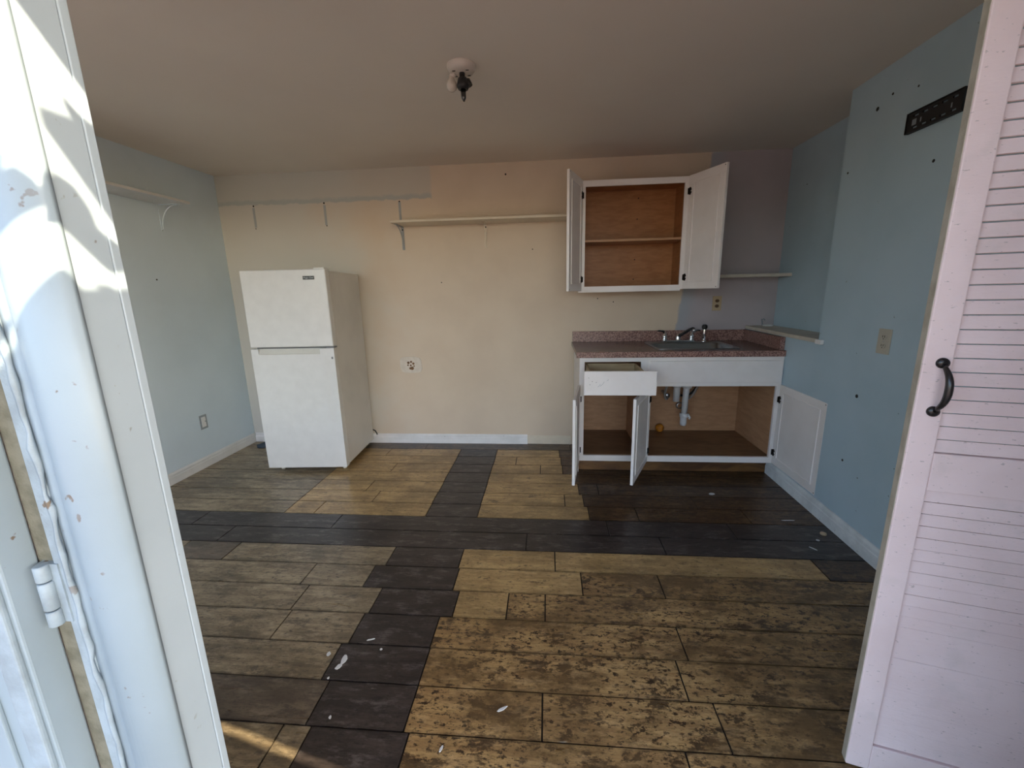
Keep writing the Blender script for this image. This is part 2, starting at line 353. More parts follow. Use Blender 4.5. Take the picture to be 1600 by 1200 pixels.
win = struct(MB().box((WX0-.05, FY0-.012, WZ0-.04), (WX1+.05, FY1+.02, WZ0)).build('added_window_1', 'trim'), 'unseen open window added left of the doorway to let daylight in', 'window')
for a_, b_ in (((WX0-.05, FY0-.012, WZ0), (WX0, FY1+.012, WZ1)), ((WX1, FY0-.012, WZ0), (WX1+.05, FY1+.012, WZ1)), ((WX0-.05, FY0-.012, WZ1), (WX1+.05, FY1+.012, WZ1+.05)), (((WX0+WX1)/2-.015, FY0+.01, WZ0), ((WX0+WX1)/2+.015, FY1-.01, WZ1))):
    MB().box(a_, b_).build('added_window_frame', 'trim', win)
def base_profile(h, d): return [(0, 0), (d, 0), (d, h*0.62), (d*0.78, h*0.66), (d*0.78, h*0.84), (d*0.45, h*0.93), (d*0.35, h), (0, h)]
# left baseboard along Y: polygon in (x,z) -> build by hand
def baseboard(name, mat, p0, p1, inward, h, d, label):
    p0 = Vector((p0[0], p0[1], 0)); p1 = Vector((p1[0], p1[1], 0)); n = Vector((inward[0], inward[1], 0)).normalized()
    pr = base_profile(h, d); vs = [p0 + n*a + Vector((0, 0, b+0.001)) for a, b in pr] + [p1 + n*a + Vector((0, 0, b+0.001)) for a, b in pr]
    k = len(pr); fs = [tuple(range(k)), tuple(range(k, 2*k))] + [(i, (i+1) % k, k+(i+1) % k, k+i) for i in range(k)]
    return struct(MB().add(vs, fs).build(name, mat), label, 'baseboard')
baseboard('baseboard_left', 'shelfwhite', (-L, FY1), (-L, D), (1, 0), 0.088, 0.014, 'white baseboard along the pale blue grey left wall')
baseboard('baseboard_back', 'trim', (-L+0.015, D), (-0.183, D), (0, -1), 0.088, 0.015, 'white moulded baseboard on the cream back wall')
struct(MB().box((-0.181, D-0.006, 0.001), (0.21, D, 0.082)).build('trim_1', 'shelfcream', bev=0.001), 'thin cream board where the back baseboard is missing', 'baseboard')
baseboard('baseboard_right', 'trimblue', (R2(FY1), FY1), (R2(3.06), 3.06), (-1, 0), 0.10, 0.016, 'bluish white baseboard along the blue right wall')

def hole(parent, c, axis, r=0.006, mat='hole'):
    d = {'x': (1, 0, 0), 'y': (0, 1, 0), 'z': (0, 0, 1)}[axis]
    a = Vector(c) - Vector(d)*0.001; b = Vector(c) + Vector(d)*0.001
    return MB().tube([a, b], r, 8).build('screw_hole', mat, parent)
for x_, z_ in [(-2.494, 2.118), (-2.50, 1.936), (-1.867, 2.12), (-1.862, 1.94), (-1.217, 2.108), (-1.205, 1.728), (-0.499, 1.728), (-0.12, 1.70), (-0.33, 2.28), (0.42, 1.29), (0.55, 1.26), (-0.9, 1.45)]:
    hole(wall_back, (x_, D, z_), 'y', 0.0075 if z_ > 2.1 else 0.005)
for y_, z_ in [(3.028, 2.015), (3.027, 1.856), (2.9, 1.5)]: hole(wall_left, (-L, y_, z_), 'x', 0.006)
for y_, z_, r in [(2.44, 2.20, .010), (2.35, 2.23, .006), (2.60, 1.95, .006), (2.70, 0.0, 0), (2.27, 0.79, .010), (2.30, 0.42, .007), (2.05, 1.86, .007), (2.20, 2.2, .005)]:
    if r: hole(wall_right, (R2(y_), y_, z_), 'x', r)
hole(wall_right, (R1, 2.95, 2.12), 'x', 0.007)
for x_ in (-2.497, -1.865, -1.217):                                   # ghosts of removed brackets
    MB().box((x_-0.010, D-0.0012, 1.945 if x_ < -1.5 else 1.93), (x_+0.010, D+0.001, 2.105)).build('bracket_mark', 'bluemark', wall_back)
# dark patch mark where a box was painted over
pt = []
for k in range(24):
    a = 2*math.pi*k/24; ca, sa = math.cos(a), math.sin(a)
    q = (abs(ca)**5 + abs(sa)**5)**(-0.2) * (1 + random.uniform(-.03, .03))
    pt.append((0.738+0.072*sa*q, -1.222+0.098*ca*q))
sp = tag(MB().prism(pt, 1, D-0.004, D+0.001).build('wall_patch', 'spackle', bev=0.0015), 'roughly squared plaster patch on the cream wall beside the refrigerator', 'wall patch')
for dx, dz, r in [(-.02, .02, .012), (.005, .028, .010), (.025, .012, .011), (-.025, -.002, .008), (0, -.004, .009), (.012, -.03, .016), (-.004, -.031, .012), (.03, -.01, .007)]:
    MB().tube([(-1.222+dx, D-0.0046, .738+dz), (-1.222+dx, D-0.003, .738+dz)], r, 9).build('scrape_mark', 'toekick', sp)

# ------------------------------------------------------------------ doorway: jamb, casing, storm door
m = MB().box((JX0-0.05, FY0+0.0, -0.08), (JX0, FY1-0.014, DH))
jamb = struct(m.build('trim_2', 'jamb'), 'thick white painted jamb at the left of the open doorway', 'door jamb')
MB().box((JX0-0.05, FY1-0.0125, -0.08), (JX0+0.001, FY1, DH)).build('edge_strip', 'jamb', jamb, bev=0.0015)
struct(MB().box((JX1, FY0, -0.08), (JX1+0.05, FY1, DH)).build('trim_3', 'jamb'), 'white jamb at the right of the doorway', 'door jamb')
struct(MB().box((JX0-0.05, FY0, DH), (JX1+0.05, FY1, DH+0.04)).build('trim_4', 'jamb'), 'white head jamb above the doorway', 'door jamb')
# rounded casing on the outside face, profile in (x,y) going left from the jamb edge
cs = []
CW = 0.105
for k in range(13):
    u = k/12; cs.append((JX0 - CW*u + 0.004, FY0 - 0.004 - 0.020*math.sin(math.pi*min(1, u*1.15))**0.8 if u < 0.86 else FY0 - 0.008))
poly = [(JX0+0.004, FY0+0.002)] + cs + [(JX0-CW+0.004, FY0+0.002)]
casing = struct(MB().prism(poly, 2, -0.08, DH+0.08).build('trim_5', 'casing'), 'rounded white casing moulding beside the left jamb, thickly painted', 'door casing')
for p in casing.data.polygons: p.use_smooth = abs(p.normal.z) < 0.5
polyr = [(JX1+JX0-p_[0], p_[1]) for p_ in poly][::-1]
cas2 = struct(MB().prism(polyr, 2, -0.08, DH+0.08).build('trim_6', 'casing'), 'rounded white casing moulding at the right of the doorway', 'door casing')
for p in cas2.data.polygons: p.use_smooth = abs(p.normal.z) < 0.5
cxl = JX0 - CW + 0.004
# crumbling paint ridge between casing and hinge side
pts = []; rr = []
for k in range(90):
    z_ = 0.05 + k*0.0225; pts.append((cxl + random.uniform(-.0018, .0018), FY0-0.011+random.uniform(-.0015, .0015), z_)); rr.append(random.uniform(.0022, .0052))
MB().tube(pts, rr, 6).build('paint_ridge', 'jambrough', casing)
MB().box((cxl-0.022, FY0-0.010, -0.05), (cxl+0.001, FY0+0.003, DH+0.05)).build('casing_edge', 'jambrough', casing, bev=0.002)
# bare wood strip in the gap and the storm door folded back
gx = cxl - 0.022
MB().box((gx-0.0295, FY0-0.004, -0.05), (gx, FY0+0.003, DH+0.05)).build('gap_strip', 'barewood', casing)
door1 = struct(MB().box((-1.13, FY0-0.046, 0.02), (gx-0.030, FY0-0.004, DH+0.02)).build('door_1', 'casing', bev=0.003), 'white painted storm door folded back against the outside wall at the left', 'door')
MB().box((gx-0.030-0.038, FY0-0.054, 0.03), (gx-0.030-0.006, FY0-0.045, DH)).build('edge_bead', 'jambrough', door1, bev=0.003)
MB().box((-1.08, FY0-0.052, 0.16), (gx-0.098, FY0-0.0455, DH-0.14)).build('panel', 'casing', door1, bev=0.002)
# hinge knuckle, in three barrels with small joints
hz = 0.955
hinge = bpy.data.objects.new('hinge', None); COL.objects.link(hinge); hinge.parent = door1; hinge.location = (gx-0.012, FY0-0.016, hz)
for a, b in [(-.052, -.027), (-.025, .019), (.021, .046)]:
    MB().tube([(0, 0, a), (0, 0, a+.002), (0, 0, b-.002), (0, 0, b)], [.0078, .0092, .0092, .0078], 14).build('barrel', 'jambrough', hinge)
MB().box((-0.012, 0.004, -.05), (0.020, 0.012, .045)).build('hinge_leaf', 'jambrough', hinge)

# ------------------------------------------------------------------ louvered door on the right
LW, LH, LT = 0.76, 2.02, 0.030
ang = math.radians(75) ; ld = (math.sin(ang), -math.cos(ang))
ld_root = thing('louvered_door', 'pinkish white louvered door standing open at the right, with black handle', 'door', (0.861, 1.026, 0.0), math.atan2(ld[1], ld[0]))
def LB(x0, x1, z0, z1, name, mat='louver', y0=0.0, y1=LT, bev=0.002): return MB().box((x0, y0, z0), (x1, y1, z1)).build(name, mat, ld_root, bev=bev)
SW = 0.0545
st = LB(0.0, SW, 0.004, LH, 'stile', bev=0.003)
MB().box((-0.0012, 0.0035, 0.008), (0.0, LT-0.0035, LH-0.005)).build('raw_edge', 'louveredge', st)
LB(LW-SW, LW, 0.004, LH, 'stile', bev=0.003)
LB(SW, LW-SW, 0.004, 0.088, 'bottom_rail', y0=0.001); LB(SW, LW-SW, 0.872, 0.968, 'lock_rail', y0=0.001); LB(SW, LW-SW, LH-0.08, LH, 'top_rail', y0=0.001)
sl = MB()   # slat: lower edge towards the viewer, thin tilted board
a_ = math.radians(80); hw, tk = 0.0149, 0.0062
dy, dz = math.cos(a_)*hw, math.sin(a_)*hw; ny, nz_ = math.sin(a_)*tk/2, -math.cos(a_)*tk/2
prof = [(-dy-ny, -dz-nz_), (-dy+ny, -dz+nz_), (dy+ny, dz+nz_), (dy-ny, dz-nz_)]
sl.prism([(p[0], p[1]) for p in prof], 0, SW-0.002, LW-SW+0.002)
first = sl.build('slat', 'louver', ld_root, bev=0.0008); first_used = False
def slats(z0, z1, p=0.0327):
    global first_used
    n = int(round((z1-z0)/p))
    for k in range(n):
        z_ = z0 + (k+0.5)*(z1-z0)/n
        if not first_used: o = first; first_used = True
        else: o = first.copy(); COL.objects.link(o); o.parent = ld_root
        o.location = (0, 0.0135 + random.uniform(-.0006, .0006), z_); o.rotation_euler = (random.uniform(-.012, .012), 0, 0)
slats(0.088, 0.872); slats(0.968, LH-0.08)
# black pull handle: two round rosettes and a bowed grip
hd = bpy.data.objects.new('handle', None); COL.objects.link(hd); hd.parent = ld_root; hd.location = (0.035, 0, 1.128); tag(hd, 'black iron pull handle')
for z_ in (-0.057, 0.057):
    MB().lathe([(0.0005, -0.0085), (0.005, -0.0085), (0.0115, -0.006), (0.0125, -0.001), (0.0125, 0.002)], (0, 0, z_), 'y', 18).build('rosette', 'iron', hd)
gp = []; gr = []
for k in range(17):
    u = -1 + 2*k/16; gp.append((0.004*(1-u*u), -0.006 - 0.028*(1-abs(u)**2.6), 0.054*u)); gr.append(0.0042 + 0.0034*(1-u*u))
MB().tube(gp, gr, 12).build('grip', 'iron', hd)

# ------------------------------------------------------------------ refrigerator
FW, FD, FH = 0.623, 0.637, 1.549
fr = thing('refrigerator', 'white top-freezer refrigerator standing in the left back corner', 'refrigerator', (-2.199, 2.928, 0), 0.064)
MB().box((0.006, 0.062, 0.042), (FW-0.004, FD, FH-0.012)).build('body', 'fridgeside', fr, bev=0.006)
MB().box((0.02, 0.05, 0.05), (FW-0.02, 0.064, FH-0.02)).build('gasket', 'gasket', fr)
SPZ = 0.985
fd = MB().box((0, 0, SPZ+0.009), (FW, 0.054, FH)).build('freezer_door', 'fridge', fr, bev=0.007, seg=3)
# lower door with a scooped grip along its top edge
dm = MB().box((0, 0, 0.04), (FW, 0.054, SPZ-0.043)).box((0, 0, SPZ-0.0431), (0.055, 0.054, SPZ-0.004)).box((FW-0.105, 0, SPZ-0.0431), (FW, 0.054, SPZ-0.004)).box((0.054, 0.022, SPZ-0.0431), (FW-0.104, 0.054, SPZ-0.004))
rd = dm.build('fridge_door', 'fridge', fr)
MB().prism([(0.0215, SPZ-0.006), (0.0012, SPZ-0.040), (0.0215, SPZ-0.0425)], 0, 0.056, FW-0.106).build('grip', 'handlegrip', rd)
MB().box((0.056, -0.004, SPZ-0.046), (FW-0.106, 0.006, SPZ-0.040)).build('grip_lip', 'handlegrip', rd, bev=0.002)
bd = MB().box((FW-0.165, -0.004, FH-0.072), (FW-0.082, 0.001, FH-0.047)).build('badge', 'badge', fd, bev=0.002)
tc = bpy.data.curves.new('badge_text', 'FONT'); tc.body = 'Magic Chef'; tc.size = 0.0165; tc.extrude = 0.0004; tc.align_x = 'CENTER'; tc.align_y = 'CENTER'
to = bpy.data.objects.new('tmp', tc); COL.objects.link(to); bpy.context.view_layer.update()
tm = bpy.data.meshes.new_from_object(to.evaluated_get(bpy.context.evaluated_depsgraph_get())); bpy.data.objects.remove(to)
tm.materials.clear(); tm.materials.append(M['badgetext'])
tx = bpy.data.objects.new('lettering', tm); COL.objects.link(tx); tx.parent = bd; tx.location = (FW-0.1235, -0.0044, FH-0.0595); tx.rotation_euler = (math.pi/2, 0, 0)
MB().box((FW-0.085, 0.004, FH-0.002), (FW-0.008, 0.10, FH+0.011)).build('hinge_cover', 'fridge', fr, bev=0.004)
MB().box((FW-0.055, -0.001, SPZ-0.003), (FW+0.006, 0.05, SPZ+0.008)).build('hinge', 'gasket', fr, bev=0.001)
MB().box((FW-0.025, -0.0015, SPZ-0.085), (FW-0.012, 0.002, SPZ-0.068)).build('door_stop', 'gasket', rd, bev=0.001)
for x_ in (0.07, FW-0.05):
    MB().lathe([(0.0, 0.0), (0.014, 0.0), (0.016, 0.012), (0.009, 0.014), (0.008, 0.045)], (x_, 0.075, 0.0), 'z', 14).build('foot', 'handlegrip', fr)
for x_ in (0.06, FW-0.06):
    MB().tube([(x_-0.012, FD-0.06, 0.022), (x_+0.012, FD-0.06, 0.022)], 0.021, 16).build('roller', 'black', fr)
MB().tube([(FW+.0, FD+.012, 0.02), (FW+.022, FD+.012, 0.045), (FW+.026, FD+.014, 0.085), (FW+.01, FD+.016, 0.115), (FW-.02, FD+.018, 0.13)], 0.006, 8).build('power_cord', 'black', fr)

# ------------------------------------------------------------------ kitchen cabinets
def cab_door(parent, loc, rz, wdt, z0, z1, sgn, label=None, hinges=True):
    """door slab hinged at local x=0; sgn=+1 slab runs to +x, -1 to -x; local -y is the outside face, +y the inside face"""
    x0, x1 = (0, wdt) if sgn > 0 else (-wdt, 0)
    th = 0.019
    d = MB().box((x0, -th, z0), (x1, 0, z1)).build('door', 'cabwhite', parent, loc=loc, rz=rz, bev=0.0025)
    if label: d['label'] = label
    i = 0.05; a, b = x0 + i, x1 - i
    for p, q in (((a, -0.001, z0+i), (a+0.008, 0.005, z1-i)), ((b-0.008, -0.001, z0+i), (b, 0.005, z1-i)), ((a+0.008, -0.001, z1-i-0.008), (b-0.008, 0.005, z1-i)), ((a+0.008, -0.001, z0+i), (b-0.008, 0.005, z0+i+0.008))):
        MB().box(p, q).build('bead', 'cabwhite', d, bev=0.0015)
    if hinges:
        for hz_ in (z0+0.085, z1-0.105):
            h = MB().tube([(sgn*0.004, 0.006, hz_-0.020), (sgn*0.004, 0.006, hz_+0.020)], 0.0045, 10).build('hinge', 'hinge', d)
            MB().prism([(hz_-0.022, sgn*0.004), (hz_-0.026, sgn*0.020), (hz_-0.008, sgn*0.030), (hz_, sgn*0.018), (hz_+0.008, sgn*0.030), (hz_+0.026, sgn*0.020), (hz_+0.022, sgn*0.004)], 1, -0.0005, 0.0035).build('leaf_plate', 'hinge', h)
    for sx in (sgn*(wdt-0.012),):
        for sz in (z1-0.012, z0+0.012):
            MB().tube([(sx, -0.0005, sz), (sx, 0.0012, sz)], 0.0035, 8).build('bumper', 'hole', d)
    return d

# wall cabinet
UX0, UX1, UZ0, UZ1, UY = 0.262, 1.022, 1.355, 2.137, 3.319
uc = thing('wall_cabinet', 'white wall cabinet with both doors open and bare wood inside', 'cabinet', (UX0, UY, UZ0))
ub = (UX0, UY, UZ0)
m = MB().box((UX0, UY+.019, UZ0), (UX0+.016, D, UZ1)).box((UX1-.016, UY+.019, UZ0), (UX1, D, UZ1)).box((UX0+.016, UY+.019, UZ1-.018), (UX1-.016, D, UZ1)).box((UX0+.016, UY+.019, UZ0+.012), (UX1-.016, D, UZ0+.03))
m.build('body', 'plyred', uc, ub)
MB().box((UX0-.0012, UY+.019, UZ0-.001), (UX0, D-.0005, UZ1+.001)).build('side_panel', 'cabwhite', uc, ub)
MB().box((UX1, UY+.019, UZ0-.001), (UX1+.0012, D-.0005, UZ1+.001)).build('side_panel', 'cabwhite', uc, ub)
MB().box((UX0+.016, D-.008, UZ0+.03), (UX1-.016, D-.001, UZ1-.018)).build('back_panel', 'plyred', uc, ub)
for k in range(5): MB().tube([(0.72-0.004*k, D-.0095, 2.06-k*.155), (0.72-0.004*k, D-.0075, 2.06-k*.155)], 0.005, 8).build('screw_hole', 'hole', uc, ub)
MB().box((UX0+.017, UY+.026, 1.712), (UX1-.017, D-.009, 1.729)).build('shelf', 'plytan', uc, ub, bev=0.001)
ff = MB().box((UX0, UY, UZ0), (UX0+.020, UY+.019, UZ1)).box((UX1-.038, UY, UZ0), (UX1, UY+.019, UZ1)).box((UX0+.020, UY, UZ1-.041), (UX1-.038, UY+.019, UZ1)).box((UX0+.020, UY, UZ0), (UX1-.038, UY+.019, UZ0+.032))
ff.build('face_frame', 'cabwhite', uc, ub)
MB().box((UX0-.025, UY-.006, UZ0-.012), (UX1-.03, UY+.016, UZ0+.002)).build('bottom_lip', 'cabwhite', uc, ub, bev=0.001)
a0 = math.atan2(-0.305, -0.108)
cab_door(uc, (-0.001, -0.003, 0), a0, 0.335, 0.0, UZ1-UZ0+0.003, 1)
a1 = math.atan2(-0.295, 0.128)
cab_door(uc, (UX1-UX0-.012, -0.003, 0), a1+math.pi, 0.335, 0.0, UZ1-UZ0+0.003, -1)

# base cabinet
BX0, BX1, BY, BZ0, BZ1 = 0.232, 1.628, 3.0, 0.103, 0.889
bc = thing('base_cabinet', 'white sink base cabinet with drawer pulled out and three doors open', 'cabinet', (BX0, BY, 0))
bb = (BX0, BY, 0)
for xa, xb, nm in ((BX0+.001, BX0+.016, 'side'), (BX1-.016, BX1, 'side'), (.690, .706, 'divider')): MB().box((xa, BY+.019, BZ0+.0455), (xb, D-.0285, BZ1)).build(nm, 'plytan', bc, bb)
MB().box((BX0-.001, BY+.019, 0.002), (BX0+.001, D-.008, BZ1)).build('side_panel', 'cabwhite', bc, bb)
MB().box((BX0+.016, D-.028, BZ0+.03), (BX1-.016, D-.020, BZ1)).build('back_panel', 'plytan', bc, bb)
MB().box((BX0+.002, BY+.019, BZ0+.028), (BX1-.001, D-.021, BZ0+.045)).build('cabinet_floor', 'plyfloor', bc, bb)
MB().box((BX0+.004, BY+.070, 0.002), (BX1-.001, BY+.085, BZ0+.028)).build('toe_kick', 'toekick', bc, bb)
ff = MB().box((BX0, BY, BZ0), (.266, BY+.019, BZ1)).box((1.597, BY, BZ0), (BX1, BY+.019, BZ1)).box((.664, BY, BZ0), (.742, BY+.019, BZ1))
ff.box((.266, BY, BZ0), (.664, BY+.019, .147)).box((.742, BY, BZ0), (1.597, BY+.019, .147)).box((.266, BY, .858), (.664, BY+.019, BZ1)).box((.742, BY, .678), (1.597, BY+.019, BZ1)).box((.266, BY, .680), (.664, BY+.019, .704))
ff.build('face_frame', 'cabwhite', bc, bb)
MB().box((.722, BY-.016, .706), (1.618, BY+.001, .862)).build('false_front', 'cabwhite', bc, bb, bev=0.003)
# drawer, pulled out 0.4 m and skewed a little
dw = MB().box((0, 0, 0), (.445, .018, .155)).build('drawer', 'cabwhite', bc, loc=(.230-BX0, 2.600-BY, .711), rz=-0.012, bev=0.003)
MB().box((.042, .018, .018), (.052, .47, .125)).box((.392, .018, .018), (.402, .47, .125)).box((.052, .018, .018), (.392, .028, .125)).box((.052, .46, .018), (.392, .47, .125)).box((.052, .028, .018), (.392, .46, .026)).build('drawer_box', 'drawerwood', dw)
for px, pz in [(.028, .113), (.05, .09), (.036, .07), (.075, .085)]: MB().tube([(px, -.0006, pz), (px, .001, pz)], .0022, 7).build('scratch', 'hole', dw)
for p_, q_ in [((.10, .06), (.125, .09)), ((.085, .055), (.10, .075)), ((.14, .095), (.15, .105))]:
    MB().tube([(p_[0], -.0002, p_[1]), ((p_[0]+q_[0])/2+.003, -.0004, (p_[1]+q_[1])/2), (q_[0], -.0002, q_[1])], .0009, 5).build('scratch', 'bluemark', dw)
z0, z1 = .108, .690
cab_door(bc, (.238-BX0, -.003, 0), math.atan2(-.43, -.061), .435, z0, z1, 1)
cab_door(bc, (.738-BX0, -.003, 0), math.atan2(-.415, -.185), .455, z0, z1, 1)
cab_door(bc, (1.618-BX0, -.006, 0), math.atan2(-.47, .001)+math.pi, .505, z0, z1, -1)

# countertop with backsplashes; hole for the sink
CT0, CT1, CY = .889, .930, 2.985
SX0, SX1, SY0, SY1 = .79, 1.385, 3.085, 3.475
ct = thing('countertop', 'speckled pink granite laminate countertop with low backsplash over the base cabinet', 'countertop', (.207, CY, CT0))
cb_ = (.207, CY, CT0)
XR = 1.628
MB().box((.207, CY+.018, CT0+.012), (SX0+.02, D, CT1)).box((SX1-.02, CY+.018, CT0+.012), (XR, D, CT1)).box((SX0+.02, CY+.018, CT0+.012), (SX1-.02, SY0+.02, CT1)).box((SX0+.02, SY1-.02, CT0+.012), (SX1-.02, D, CT1)).build('worktop', 'granitetop', ct, cb_)
MB().box((.207, CY, CT0), (XR, CY+.018, CT1)).build('front_edge', 'granite', ct, cb_, bev=0.003)
MB().box((.215, D-.020, CT1), (1.616, D-.0005, CT1+.088)).build('backsplash', 'granite', ct, cb_, bev=0.002)
MB().prism([(1.597, CY+.03), (R2(CY)-.001, CY+.03), (R2(D)-.001, D-.0005), (1.617, D-.0005)], 2, CT1, CT1+.088).build('side_splash', 'granite', ct, cb_, bev=0.002)

# sink
def rrect(x0, x1, y0, y1, r, n=6):
    out = []
    for cx, cy, a0_ in ((x1-r, y1-r, 0), (x0+r, y1-r, 90), (x0+r, y0+r, 180), (x1-r, y0+r, 270)):
        for k in range(n+1):
            a = math.radians(a0_ + 90*k/n); out.append((cx+r*math.cos(a), cy+r*math.sin(a)))
    return out
rings = [(rrect(SX0, SX1, SY0, SY1+.065, .05), CT1+.001), (rrect(SX0+.002, SX1-.002, SY0+.002, SY1+.063, .05), CT1+.005), (rrect(SX0+.022, SX1-.022, SY0+.022, SY1-.018, .07), CT1+.005),
         (rrect(SX0+.03, SX1-.03, SY0+.03, SY1-.026, .07), CT1-.004), (rrect(SX0+.045, SX1-.045, SY0+.045, SY1-.04, .075), CT1-.12), (rrect(SX0+.075, SX1-.075, SY0+.075, SY1-.07, .07), CT1-.15), (rrect(1.04, 1.14, 3.22, 3.32, .045), CT1-.155)]
m = MB(); n_ = len(rings[0][0]); vs = [(p[0], p[1], z_) for rg, z_ in rings for p in rg]
fs = [(i*n_+k, i*n_+(k+1) % n_, (i+1)*n_+(k+1) % n_, (i+1)*n_+k) for i in range(len(rings)-1) for k in range(n_)]
m.add(vs, fs, True)
sk = thing('sink', 'stainless steel sink set into the speckled countertop', 'sink', (1.09, 3.28, CT1))
so_ = m.build('basin', 'steel', sk, (1.09, 3.28, CT1))
so_.modifiers.new('thick', 'SOLIDIFY').thickness = 0.0015
MB().lathe([(.0, .001), (.028, .001), (.040, .004), (.043, .0)], (1.09, 3.27, CT1-.155), 'z', 20).build('drain', 'chrome', sk, (1.09, 3.28, CT1))

# faucet
FYc = 3.505; zc = CT1+.005
fa = thing('faucet', 'chrome two-handle kitchen faucet with raised spout behind the sink', 'faucet', (1.06, FYc, zc)); fb = (1.06, FYc, zc)
MB().box((.935, FYc-.022, zc), (1.185, FYc+.022, zc+.014)).build('base_plate', 'chrome', fa, fb, bev=.006, seg=3)
for x_, s in ((.952, -1), (1.163, 1)):
    h = MB().lathe([(.022, .012), (.023, .02), (.016, .028), (.020, .038), (.018, .05), (.011, .062), (.011, .078), (.0, .082)], (x_, FYc, zc), 'z', 18).build('handle', 'chrome', fa, fb)
    MB().tube([(x_, FYc, zc+.07), (x_+s*.016, FYc-.004, zc+.087), (x_+s*.05, FYc-.012, zc+.092), (x_+s*.062, FYc-.014, zc+.09)], [.009, .008, .0065, .005], 10).build('lever', 'blackchrome', h, )
    h.children[0].location = (-fb[0], -fb[1], -fb[2])
MB().lathe([(.020, .012), (.020, .04), (.015, .055), (.013, .062)], (1.058, FYc, zc), 'z', 18).build('spout_post', 'chrome', fa, fb)
MB().tube([(1.058, FYc, zc+.04), (1.075, FYc-.03, zc+.062), (1.112, FYc-.095, zc+.105), (1.128, FYc-.125, zc+.118), (1.134, FYc-.137, zc+.114)], [.013, .013, .0115, .011, .011], 14).build('spout', 'blackchrome', fa, fb)
MB().tube([(1.134, FYc-.137, zc+.118), (1.135, FYc-.139, zc+.088)], .012, 14).build('aerator', 'chrome', fa, fb)
spr = thing('sink_sprayer', 'black-headed chrome side sprayer standing right of the faucet', 'sprayer', (1.262, FYc, zc)); sb = (1.262, FYc, zc)
MB().lathe([(.020, 0), (.020, .006), (.013, .012), (.012, .022), (.014, .03), (.013, .09), (.012, .1)], (1.262, FYc, zc), 'z', 16).build('stem', 'chrome', spr, sb)
MB().lathe([(.0, .138), (.012, .137), (.021, .128), (.022, .112), (.014, .098)], (1.260, FYc-.004, zc), 'z', 16).build('head', 'blackrubber', spr, sb)

# plumbing below the sink
pp = thing('drain_pipe', 'white plastic drain pipe hanging under the sink inside the cabinet', 'pipe', (1.083, 3.30, .287)); pb = (1.083, 3.30, .287)
MB().lathe([(.0, .0), (.020, .0), (.025, .012), (.026, .07)], (1.078, 3.30, .290), 'z', 18).build('cleanout_cap', 'pvc', pp, pb)
MB().lathe([(.030, .0), (.034, .004), (.034, .03), (.026, .034)], (1.080, 3.30, .358), 'z', 18).build('slip_nut', 'pvc', pp, pb)
MB().tube([(1.080, 3.30, .36), (1.086, 3.30, .60), (1.09, 3.29, .76)], .023, 18).build('tailpiece', 'pvc', pp, pb)
MB().lathe([(.024, .0), (.036, .005), (.040, .05), (.040, .16)], (1.087, 3.295, .595), 'z', 18).build('strainer_cup', 'pvc', pp, pb)
MB().tube([(1.108, 3.29, .385), (1.122, 3.285, .36), (1.118, 3.285, .345)], .008, 8).build('wing_screw', 'pvc', pp, pb)
tp = thing('trap_pipe', 'grey plastic trap pipe beside the white drain pipe under the sink', 'pipe', (1.02, 3.36, .45)); tb = (1.02, 3.36, .45)
MB().tube([(1.035, 3.37, .70), (1.035, 3.37, .47)], .026, 16).build('riser', 'pvc', tp, tb)
MB().lathe([(.026, 0), (.033, .003), (.033, .028), (.026, .032)], (1.035, 3.37, .585), 'z', 16).build('slip_nut', 'pvc', tp, tb)
MB().lathe([(.020, -.01), (.028, -.01), (.028, .01), (.020, .01), (.020, -.01)], (1.062, 3.36, .437), 'y', 18).build('ring_clamp', 'steel', tp, tb)
MB().tube([(.955, 3.45, .625), (.955, 3.52, .62), (.955, 3.594, .62)], .03, 14).build('wall_pipe', 'pvc', tp, tb)
MB().tube([(1.035, 3.37, .66), (1.0, 3.40, .655), (.955, 3.45, .625)], .024, 14).build('elbow', 'pvc', tp, tb)
for nm, lab, pts, r, mt in [
    ('supply_hose', 'dark looped water supply hose right of the drain pipe', [(1.27, 3.52, .77), (1.27, 3.52, .66), (1.245, 3.525, .56), (1.20, 3.53, .495), (1.15, 3.535, .475), (1.12, 3.54, .478)], .009, 'blackrubber'),
    ('supply_hose', 'grey braided supply hose looping beside the dark hose', [(1.235, 3.44, .765), (1.235, 3.44, .66), (1.215, 3.445, .56), (1.18, 3.45, .49), (1.14, 3.455, .455)], .008, 'greyhose'),
    ('supply_hose', 'grey supply hose hanging left of the trap pipe', [(.965, 3.36, .765), (.965, 3.36, .66), (.952, 3.37, .58), (.945, 3.38, .52), (.965, 3.40, .48), (.985, 3.43, .485)], .009, 'greyhose')]:
    # smooth the hose with a simple spline
    P = [Vector(p) for p in pts]; out = []
    for i in range(len(P)-1):
        p0, p1, p2, p3 = P[max(i-1, 0)], P[i], P[i+1], P[min(i+2, len(P)-1)]
        for k in range(6):
            u = k/6; out.append(0.5*((2*p1)+(p2-p0)*u+(2*p0-5*p1+4*p2-p3)*u*u+(3*p1-p0-3*p2+p3)*u**3))
    out.append(P[-1])
    tag(MB().tube(out, r, 10).build(nm, mt), lab, 'hose', 'supply hoses under the sink')
vv = thing('shutoff_valve', 'small metal shutoff valve left of the trap pipe under the sink', 'valve', (.985, 3.46, .50)); vb = (.985, 3.46, .50)
MB().tube([(.985, 3.44, .50), (.985, 3.594, .50)], .011, 12).build('body', 'steel', vv, vb)
MB().lathe([(.0, -.004), (.018, -.004), (.021, .0), (.018, .006), (.0, .006)], (.985, 3.435, .50), 'y', 12).build('knob', 'steel', vv, vb)
